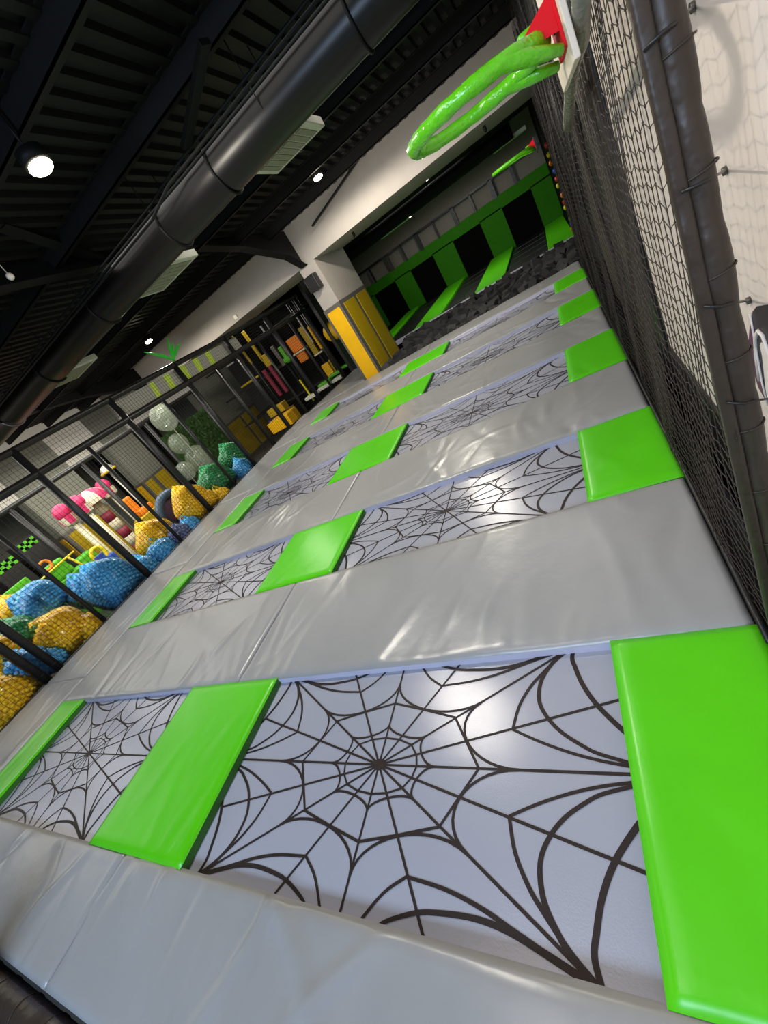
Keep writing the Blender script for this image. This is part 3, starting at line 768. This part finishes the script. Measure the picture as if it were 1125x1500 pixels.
bags = [((172,862),-7.38,.36,BL,'large clear bag of blue balls leaning on the fence, left of the middle double post',.2,1.0),
 ((128,866),-7.75,.26,BL,'smaller clear bag of blue balls left of the large blue bag',0,.8),
 ((92,930),-7.4,.36,YE,'large clear bag of yellow balls low behind the fence near the left edge',.3,.75),
 ((134,926),-7.2,.2,YE,'small clear bag of yellow balls beside the large yellow bag',0,1.0),
 ((58,888),-7.95,.34,BL,'clear bag of blue balls lying on top of the large yellow bag',.5,.7),
 ((22,935),-7.8,.3,GR,'clear bag of green balls near the left edge',0,.7),
 ((28,900),-8.4,.28,YE,'clear bag of yellow balls behind the green bag near the left edge',0,.9),
 ((75,968),-7.17,.17,BL,'small dark blue ball bag under the large yellow bag',0,.7),
 ((38,975),-7.25,.22,BL,'clear bag of blue balls left of the thick double fence post',0,.7),
 ((12,1035),-7.3,.36,YE,'large clear bag of yellow balls in the lower left corner behind the fence',0,.8),
 ((2,965),-7.7,.3,YE,'clear bag of yellow balls at the left edge above the lower blue bag',0,.9),
 ((232,790),-7.6,.34,YE,'clear bag of yellow balls behind the middle of the fence beside the blue ring',.2,.85),
 ((252,820),-7.25,.22,BL,'clear bag of bright blue balls at the fence foot below the yellow bag',0,.9),
 ((222,838),-7.3,.2,BL,'small clear bag of blue balls right of the middle thick post',0,.9),
 ((268,790),-7.2,.2,LI,'clear bag of lilac and blue balls against the fence foot',0,.9),
 ((288,745),-7.4,.33,YE,'upright clear bag of yellow balls right of the blue ring',.1,1.05),
 ((282,775),-7.18,.18,BL,'small clear bag of dark blue balls in front of the upright yellow bag',0,.9),
 ((318,706),-7.5,.36,GR,'large clear bag of green balls behind the right part of the fence',.2,.85),
 ((304,733),-7.22,.17,YE,'small clear bag of yellow balls left below the large green bag',0,1.0),
 ((326,728),-7.16,.16,YE,'small clear bag of yellow balls below the large green bag',0,.9),
 ((344,672),-7.6,.3,GR,'clear bag of pale green balls farthest along the fence',.2,1.0),
 ((358,690),-7.22,.2,BL,'small clear bag of blue balls farthest along the fence',0,1.0)]
for k,(px,x,s,cm,lab,rot,tall) in enumerate(bags): ball_bag(px,x,s,cm,300+k,lab,rot,tall)
rc = atx(257,746,-8.15)
ring = empty('inflatable_ring',rc,'dark blue inflatable ring with purple centre behind the yellow ball bags','inflatable')
g = MB(); g.tube([rc+Vector((.05*math.sin(a),.36*math.cos(a),.36*math.sin(a))) for a in [j*math.pi/14 for j in range(28)]],.09,12,closed=True); g.build('ring_tube',M['toyblue'] if False else mat('slate_blue',(62,86,112),.4),ring,smooth=True)
g = MB(); g.sphere(rc+Vector((-.03,0,0)),.29,sc_=(.15,1,1)); g.build('ring_centre',mat('plum',(84,50,84),.6),ring,smooth=True)
g = MB(); g.box((rc.x-.05,rc.y-.2,-.22),(rc.x+.05,rc.y+.2,rc.z-.36)); g.build('ring_foot',M['black'],ring)

# ------------------------------------------------------------------ soft play pieces behind the fence (left)
def candy(px,x,r,lab):
    c = atx(px[0],px[1],x); e = empty('candy_post',(c.x,c.y,-1.1),lab,'play post','pink and white candy posts')
    g = MB(); g.tube([(c.x,c.y,-1.1),(c.x,c.y,c.z-r*.8)],r*.42,14); g.build('post',M['cream'],e,smooth=True)
    g = MB(); g.sphere(c,r,seg=20,rings=14); g.build('pink_ball',M['pink'],e,smooth=True)
    g = MB(); n = 16
    for j in range(n):
        a0,a1 = 2*math.pi*j/n,2*math.pi*(j+1)/n
        f = lambda a,rr,z: (c.x+rr*math.cos(a),c.y+rr*math.sin(a),c.z+z)
        g.add([f(a0,r*1.02,-r*.6),f(a1,r*1.02,-r*.6),f(a1,r*.9,-r*1.6),f(a0,r*.9,-r*1.6)],[(0,1,2,3)],(j//2)%2)
        g.add([f(a0,r*.9,-r*1.6),f(a1,r*.9,-r*1.6),f(a1,r*.3,-r*1.9),f(a0,r*.3,-r*1.9)],[(0,1,2,3)],0)
    g.build('striped_collar',[M['cream'],M['pink']],e,solid=.01)
candy((91,750),-10.2,.18,'tall post with a pink ball on top, leftmost of the candy posts')
candy((151,712),-11.4,.18,'tall post with a pink ball on top, right of the pink and white mushroom')
candy((112,737),-9.85,.17,'tall post with a pink ball in front of the pink and white mushroom')
c = atx(128,728,-10.75); e = empty('play_mushroom',(c.x,c.y,-1.1),'large mushroom with pink and white dome cap between the candy posts','mushroom')
g = MB(); seg = 24; 
c0 = c+Vector((0,0,-.2))
for i in range(8):
    for j in range(seg):
        th0,th1 = math.pi/2*i/8,math.pi/2*(i+1)/8; a0,a1 = 2*math.pi*j/seg,2*math.pi*(j+1)/seg
        f = lambda th,a: c0+Vector((math.sin(th)*math.cos(a)*.40,math.sin(th)*math.sin(a)*.40,math.cos(th)*.36))
        g.add([f(th0,a0),f(th1,a0),f(th1,a1),f(th0,a1)],[(0,1,2,3)],1 if (j//3)%3 == 0 else 0)
g.build('striped_cap',[M['cream'],M['pink']],e,solid=.02)
g = MB()
for k in range(9):
    g.tube([(c.x,c.y,-1.1+.25*k),(c.x,c.y,-1.1+.25*(k+1) if k < 8 else c0.z+.1)],.13,14,mi=k%2)
g.build('checked_stem',[M['cream'],M['maroon']],e,smooth=True)
# green and yellow play train
t0 = atx(88,830,-9.0)
tr = empty('play_train',(t0.x,t0.y,-1.1),'green and yellow toy train with yellow ring and bars behind the fence','play train')
g = MB(); g.box((t0.x-.2,t0.y-.3,-1.1),(t0.x+.15,t0.y+.3,t0.z-.2),bev=.03); g.build('base_block',M['toygreen'],tr)
g = MB(); g.box((t0.x-.15,t0.y-.22,t0.z-.2),(t0.x+.1,t0.y+.1,t0.z+.14),bev=.04); g.build('green_cab',M['toygreen'],tr)
g = MB(); q = Vector((t0.x+.1,t0.y-.18,t0.z+.17)); g.tube([q+Vector((0,.09*math.cos(a),.09*math.sin(a))) for a in [j*math.pi/10 for j in range(20)]],.025,10,closed=True); g.build('yellow_ring',M['orange'],tr,smooth=True)
g = MB(); g.tube([(t0.x+.25,t0.y-1.3,t0.z+.02),(t0.x+.25,t0.y+.25,t0.z+.08)],.018,8); g.tube([(t0.x+.25,t0.y+.1,t0.z+.07),(t0.x+.25,t0.y+.25,t0.z-.5)],.02,8); g.build('yellow_bar',M['toyyel'],tr,smooth=True)
g = MB(); g.box((t0.x+.2,t0.y+.15,t0.z-.5),(t0.x+.3,t0.y+.4,t0.z-.3)); g.build('red_block',M['toyred'],tr)
g = MB(); g.box((t0.x+.2,t0.y+.4,t0.z-.45),(t0.x+.3,t0.y+.55,t0.z-.25)); g.build('blue_block',M['toyblue'],tr)
t1 = atx(120,822,-10.1)
g = MB(); g.box((t1.x-.2,t1.y-.3,-1.1),(t1.x+.1,t1.y+.3,t1.z+.1),bev=.05); one(g,'green_play_block',M['toygreen'],'dark green play block behind the large blue ball bag','play block')
t1 = atx(145,812,-9.3); e = empty('yellow_ride',(t1.x,t1.y,-1.1),'yellow ride-on toy behind the thick fence post','ride')
g = MB(); g.tube([t1+Vector((0,.13*math.cos(a),.15*math.sin(a))) for a in [j*math.pi/10 for j in range(20)]],.04,10,closed=True); g.build('yellow_shell',M['toyyel'],e,smooth=True)
g = MB(); g.box((t1.x-.15,t1.y-.2,-1.1),(t1.x+.1,t1.y+.2,t1.z-.12),bev=.03); g.build('blue_base',M['toyblue'],e)
for k,((u,v),x,w,lab) in enumerate((((52,878),-8.9,.5,'weathered grey log beam behind the blue ball bag'),((22,888),-8.8,.3,'grey log beam at the left edge above the yellow ball bag'))):
    p = atx(u,v,x); g = MB(); g.tube([(p.x,p.y,-1.1),(p.x,p.y,p.z+.1)],.07,10); one(g,'log_post',M['cream'] if k == 9 else mat('log',(140,132,112),.8,var=.2,vscale=20),lab,'log',smooth=True)
p = atx(20,870,-9.0); g = MB(); g.box((p.x-.05,p.y-.25,-1.1),(p.x+.05,p.y+.3,p.z+.1),bev=.02); one(g,'green_play_block',M['toygreen'],'bright green play block at the left edge','play block')
p = atx(4,905,-8.9); g = MB(); g.box((p.x-.1,p.y-.4,-1.1),(p.x+.1,p.y+.1,p.z+.15),bev=.03); one(g,'orange_play_block',M['orange'],'orange play block at the left edge above the ball bags','play block')
# checkered signs
for k,((u,v),w,h,lab) in enumerate((((38,799),.5,.2,'dark counter front with a green and white checkered strip, right one'),((6,830),.55,.2,'dark counter front with a green and white checkered strip at the left edge'))):
    p = atx(u,v,-12.4); e = empty('checkered_counter',(p.x,p.y,-1.1),lab,'counter')
    g = MB(); g.box((p.x-.3,p.y-w/2,-1.1),(p.x,p.y+w/2,p.z+h/2+.05)); g.build('counter_body',M['black'],e)
    g = MB(); n=6
    for i in range(n):
        for j in range(3):
            if (i+j)%2: g.box((p.x+.002,p.y-w/2+w*i/n,p.z-h/2+h*j/3),(p.x+.01,p.y-w/2+w*(i+1)/n,p.z-h/2+h*(j+1)/3),mi=0)
            else: g.box((p.x+.002,p.y-w/2+w*i/n,p.z-h/2+h*j/3),(p.x+.008,p.y-w/2+w*(i+1)/n,p.z-h/2+h*(j+1)/3),mi=1)
    g.build('checkered_strip',[M['toygreen'],M['toyyel'] if False else M['bedblack']],e)
# dark openings and furniture along the left wall
g = MB(); g.box((-13.25,2.8,-1.1),(-13.05,5.6,1.0)); one(g,'dark_partition',M['black'],'dark low partition along the far left wall','partition')
g = MB(); g.box((-16,7.5,-1.1),(-15.9,8.5,2.2)); g.box((-16,9.7,-1.1),(-15.9,12.8,2.2)); struct('door_1',g,M['bedblack'])
# silver dome lamp
p = atx(159,690,-10.3); e = empty('dome_ornament',p,'silver white dome ornament with gold rim behind the thin fence post','ornament')
g = MB(); g.sphere(p,.17,half=True); g.build('dome',M['silver'],e,smooth=True)
g = MB(); g.tube([p+Vector((.17*math.cos(a),.17*math.sin(a),0)) for a in [j*math.pi/12 for j in range(24)]],.03,8,closed=True); g.build('gold_rim',M['yellowd'],e,smooth=True)
g = MB(); g.tube([p,(p.x,p.y,-1.1)],.03,8); g.build('stand',M['silver'],e,smooth=True)
p = atx(204,738,-9.9); e = empty('toy_chair',(p.x,p.y,-1.1),'orange and yellow play seat behind the yellow ball bag','play seat')
g = MB(); g.box((p.x-.15,p.y-.2,p.z-.25),(p.x+.1,p.y+.2,p.z-.1),bev=.04); g.box((p.x-.15,p.y-.25,p.z-.12),(p.x-.05,p.y+.0,p.z+.3),bev=.04); g.build('seat_shell',M['orange'],e)
g = MB(); g.box((p.x-.2,p.y-.35,-1.1),(p.x+.2,p.y+.3,p.z-.25),bev=.03); g.build('seat_base',M['yellowd'],e)
# clear balloons
glass = mat('balloon_clear',(150,160,140),.12,spec=.8,alpha=.35)
for k,((u,v),x,r,lab) in enumerate((((292,672),-9.3,.34,'large clear balloon behind the green ball bag'),((240,612),-8.75,.3,'clear balloon high behind the fence, left of the thin post'),((262,650),-9.1,.24,'clear balloon with tinsel in the middle of the group'),((272,690),-9.0,.22,'small clear balloon low above the yellow ball bag'))):
    p = atx(u,v,x); e = empty('clear_balloon',p,lab,'balloon','clear balloons behind the fence')
    g = MB(); g.sphere(p,r,seg=24,rings=16,sc_=(1,1,1.1)); g.build('balloon_skin',glass,e,smooth=True)
    g = MB(); g.tube([p+Vector((0,0,-r*1.05)),(p.x+.05,p.y,-1.1)],.008,5); g.build('string',M['silver'],e)
# leafy green wall behind the balloons
g = MB(); lr = random.Random(4)
for _ in range(1500):
    p = Vector((-12.2+lr.uniform(-.15,.15),lr.uniform(9.8,12.2),lr.uniform(-1.1,1.5))); a = lr.uniform(0,6); s = lr.uniform(.05,.1)
    d1 = Vector((lr.uniform(-.3,.3),math.cos(a),math.sin(a)))*s; d2 = Vector((.2,-math.sin(a),math.cos(a)))*s*.4
    g.add([p-d1,p+d2,p+d1,p-d2],[(0,1,2,3)])
g.box((-12.4,9.8,-1.1),(-12.3,12.2,1.5))
one(g,'hedge_panel',mat('leaf_dark',(46,84,22),.6),'dark green artificial hedge panel behind the clear balloons','hedge')

# ------------------------------------------------------------------ playground tower beyond the fence (far left)
def pbox(name,m,px,y,w,h,dep=.1):
    c = aty(px[0],px[1],y); g = MB()
    g.box((c.x-w/2,y,c.z-h/2),(c.x+w/2,y+dep,c.z+h/2),bev=min(.02,dep/3,w/3,h/3)); return g.build(name,m,tw)
tw = empty('playground_frame',(-8,13.5,-1.1),'dark multi-level playground frame of black posts left of the yellow pillar','playground')
for k,(x,y) in enumerate(((-7.0,12.6),(-7.7,13.4),(-8.5,13.0),(-9.3,13.8),(-9.9,12.9),(-10.7,13.6),(-11.5,13.0),(-7.2,15.2),(-8.8,15.6),(-10.2,15.4),(-11.8,15.2))):
    g = MB(); g.tube([(x,y,-1.1),(x,y,2.6)],.045,8); g.build('frame_post',M['frame'],tw,smooth=True)
for z in (0.1,1.2,2.3):
    g = MB(); g.box((-12,12.9,z-.05),(-7.0,15.6,z)); g.build('frame_deck',M['black'],tw)
g = MB(); g.box((-12.9,16.2,-1.1),(-6.9,16.3,3.3)); struct('wall_play_back',g,M['bedblack'])
Fx=[('yellow_slide',M['yellow'],(410,622),10.6,.9,.35,.6),('yellow_slide_lip',M['yellowd'],(404,602),11.2,.7,.25,.3),
 ('yellow_block',M['yellowd'],(430,606),11.8,.3,.5,.1),
 ('punch_bag',M['maroon'],(398,562),12.6,.13,1.0,.1),('punch_bag',M['maroon'],(407,556),12.6,.13,1.0,.1),
 ('green_slide',M['toygreen'],(416,520),12.6,.14,.55,.1),('green_slide',M['toygreen'],(421,526),12.55,.35,.14,.1),('wood_panel',M['steel'],(407,522),12.6,.14,.7,.1),
 ('orange_panel',M['orange'],(432,504),12.8,.5,.45,.1),('orange_panel',M['orange'],(442,522),12.7,.35,.35,.1),
 ('wood_panel',M['cream'],(439,515),12.6,.6,.05,.1),('wood_panel',M['cream'],(466,518),12.6,.35,.05,.1),
 ('yellow_panel',M['yellowd'],(452,500),12.7,.2,.95,.1),('yellow_panel',M['yellow'],(461,495),12.5,.08,.75,.1),
 ('yellow_block',M['yellow'],(480,542),12.5,.28,.42,.1),('yellow_block',M['yellowd'],(488,536),12.6,.14,.45,.1),
 ('yellow_post',M['yellowd'],(344,500),12.0,.06,1.6,.06),('yellow_rail',M['yellowd'],(365,560),12.2,.9,.06,.06),
 ('yellow_post',M['yellowd'],(370,508),12.9,.12,1.1,.08),('yellow_block',M['yellowd'],(390,528),12.9,.3,.4,.08),
 ('yellow_post',M['toyyel'],(449,572),12.0,.06,.8,.06),('yellow_post',M['toyyel'],(457,566),12.2,.06,.7,.06),
 ('pale_step',M['vent'],(455,582),11.7,.5,.1,.3),('pale_step',M['vent'],(474,568),11.9,.45,.1,.3),('pale_step',M['vent'],(493,556),12.1,.4,.1,.3),
 ('green_ledge',M['toygreen'],(474,562),12.0,.5,.08,.3),('green_ledge',M['toygreen'],(489,549),12.2,.45,.08,.3),('green_ledge',M['toygreen'],(507,536),12.6,.7,.08,.3),
 ('bright_post',M['silver'],(444,480),12.1,.05,1.0,.05)]
for nm,m,px,y,w_,h_,dp in Fx: pbox(nm,m,px,y,w_,h_,dp)
p = aty(486,486,12.4); g = MB(); g.sphere(p,.28,sc_=(1,.6,1)); g.build('yellow_bubble',M['yellow'],tw,smooth=True)
p = aty(600,0,0.001+9.55)
g = MB(); g.box(aty(345,465,9.595)-Vector((.04,.02,.04)),aty(345,465,9.595)+Vector((.06,0,.05))); one(g,'wall_light_fitting',M['vent'],'small pale fitting on the white bulkhead left of the pillar','fitting')
# speaker box on the pillar
q = aty(458,415,9.45); g = MB(); g.box(q-Vector((.14,.06,.16)),q+Vector((.14,.15,.16)),bev=.02)
one(g,'loudspeaker',M['black'],'black loudspeaker in the opening left of the yellow padded pillar','loudspeaker')
for (u,v) in ((610,230+0),):
    pass
for k,(u,v,lab) in enumerate(((518,343,'left of the lamp'),(709,185,'near the green hoop'))):
    q = aty(u,v,10.2); q.z = 2.69; g = MB(); g.tube([q,q+Vector((0,0,-.09))],.03,10); g.tube([q+Vector((0,0,-.05)),q+Vector((.0,-.05,-.1))],.02,8); one(g,'track_light',M['black'],'small black fitting under the white bulkhead, '+lab,'fitting','small fittings under the bulkhead',smooth=True)

# ------------------------------------------------------------------ light
w = bpy.data.worlds.new('world'); sc.world = w; w.use_nodes = True
w.node_tree.nodes['Background'].inputs[0].default_value = (.75,.8,.9,1); w.node_tree.nodes['Background'].inputs[1].default_value = .12
def area(loc,rot,size,energy,colr,sy=None):
    l = bpy.data.lights.new('area','AREA'); l.energy = energy; l.color = colr; l.size = size
    if sy: l.shape = 'RECTANGLE'; l.size_y = sy
    o = bpy.data.objects.new('area_light',l); col.objects.link(o); o.location = loc; o.rotation_euler = rot; return o
area((-1.8,-3.6,2.9),(math.radians(58),0,0),2.6,235,(.56,.74,1.0),1.4)
area((-2.5,5.6,3.35),(0,0,0),3.5,44,(1,.97,.9),3)
area((-2.5,7.2,2.6),(math.radians(78),0,0),5,32,(1,.93,.9),.8)
area((-10.5,4.0,2.95),(0,0,0),3.0,250,(1,.97,.86),8)
area((-8.0,4.0,2.9),(0,math.radians(35),0),1.0,190,(1,.97,.88),7)
area((-3,15.5,3.1),(0,0,0),3.0,30,(1,.97,.9),3)
area((-9.5,13.0,3.15),(0,0,0),2.5,60,(1,.95,.85),2)
sp = bpy.data.lights.new('wall_wash','SPOT'); sp.energy = 210; sp.color = (1,.9,.84); sp.spot_size = 1.5; sp.spot_blend = 1; sp.shadow_soft_size = .7
so = bpy.data.objects.new('wall_wash',sp); col.objects.link(so); so.location = (-1.6,.3,3.4); so.rotation_euler = (Vector((.42,.9,1.5))-so.location).to_track_quat('-Z','Y').to_euler()
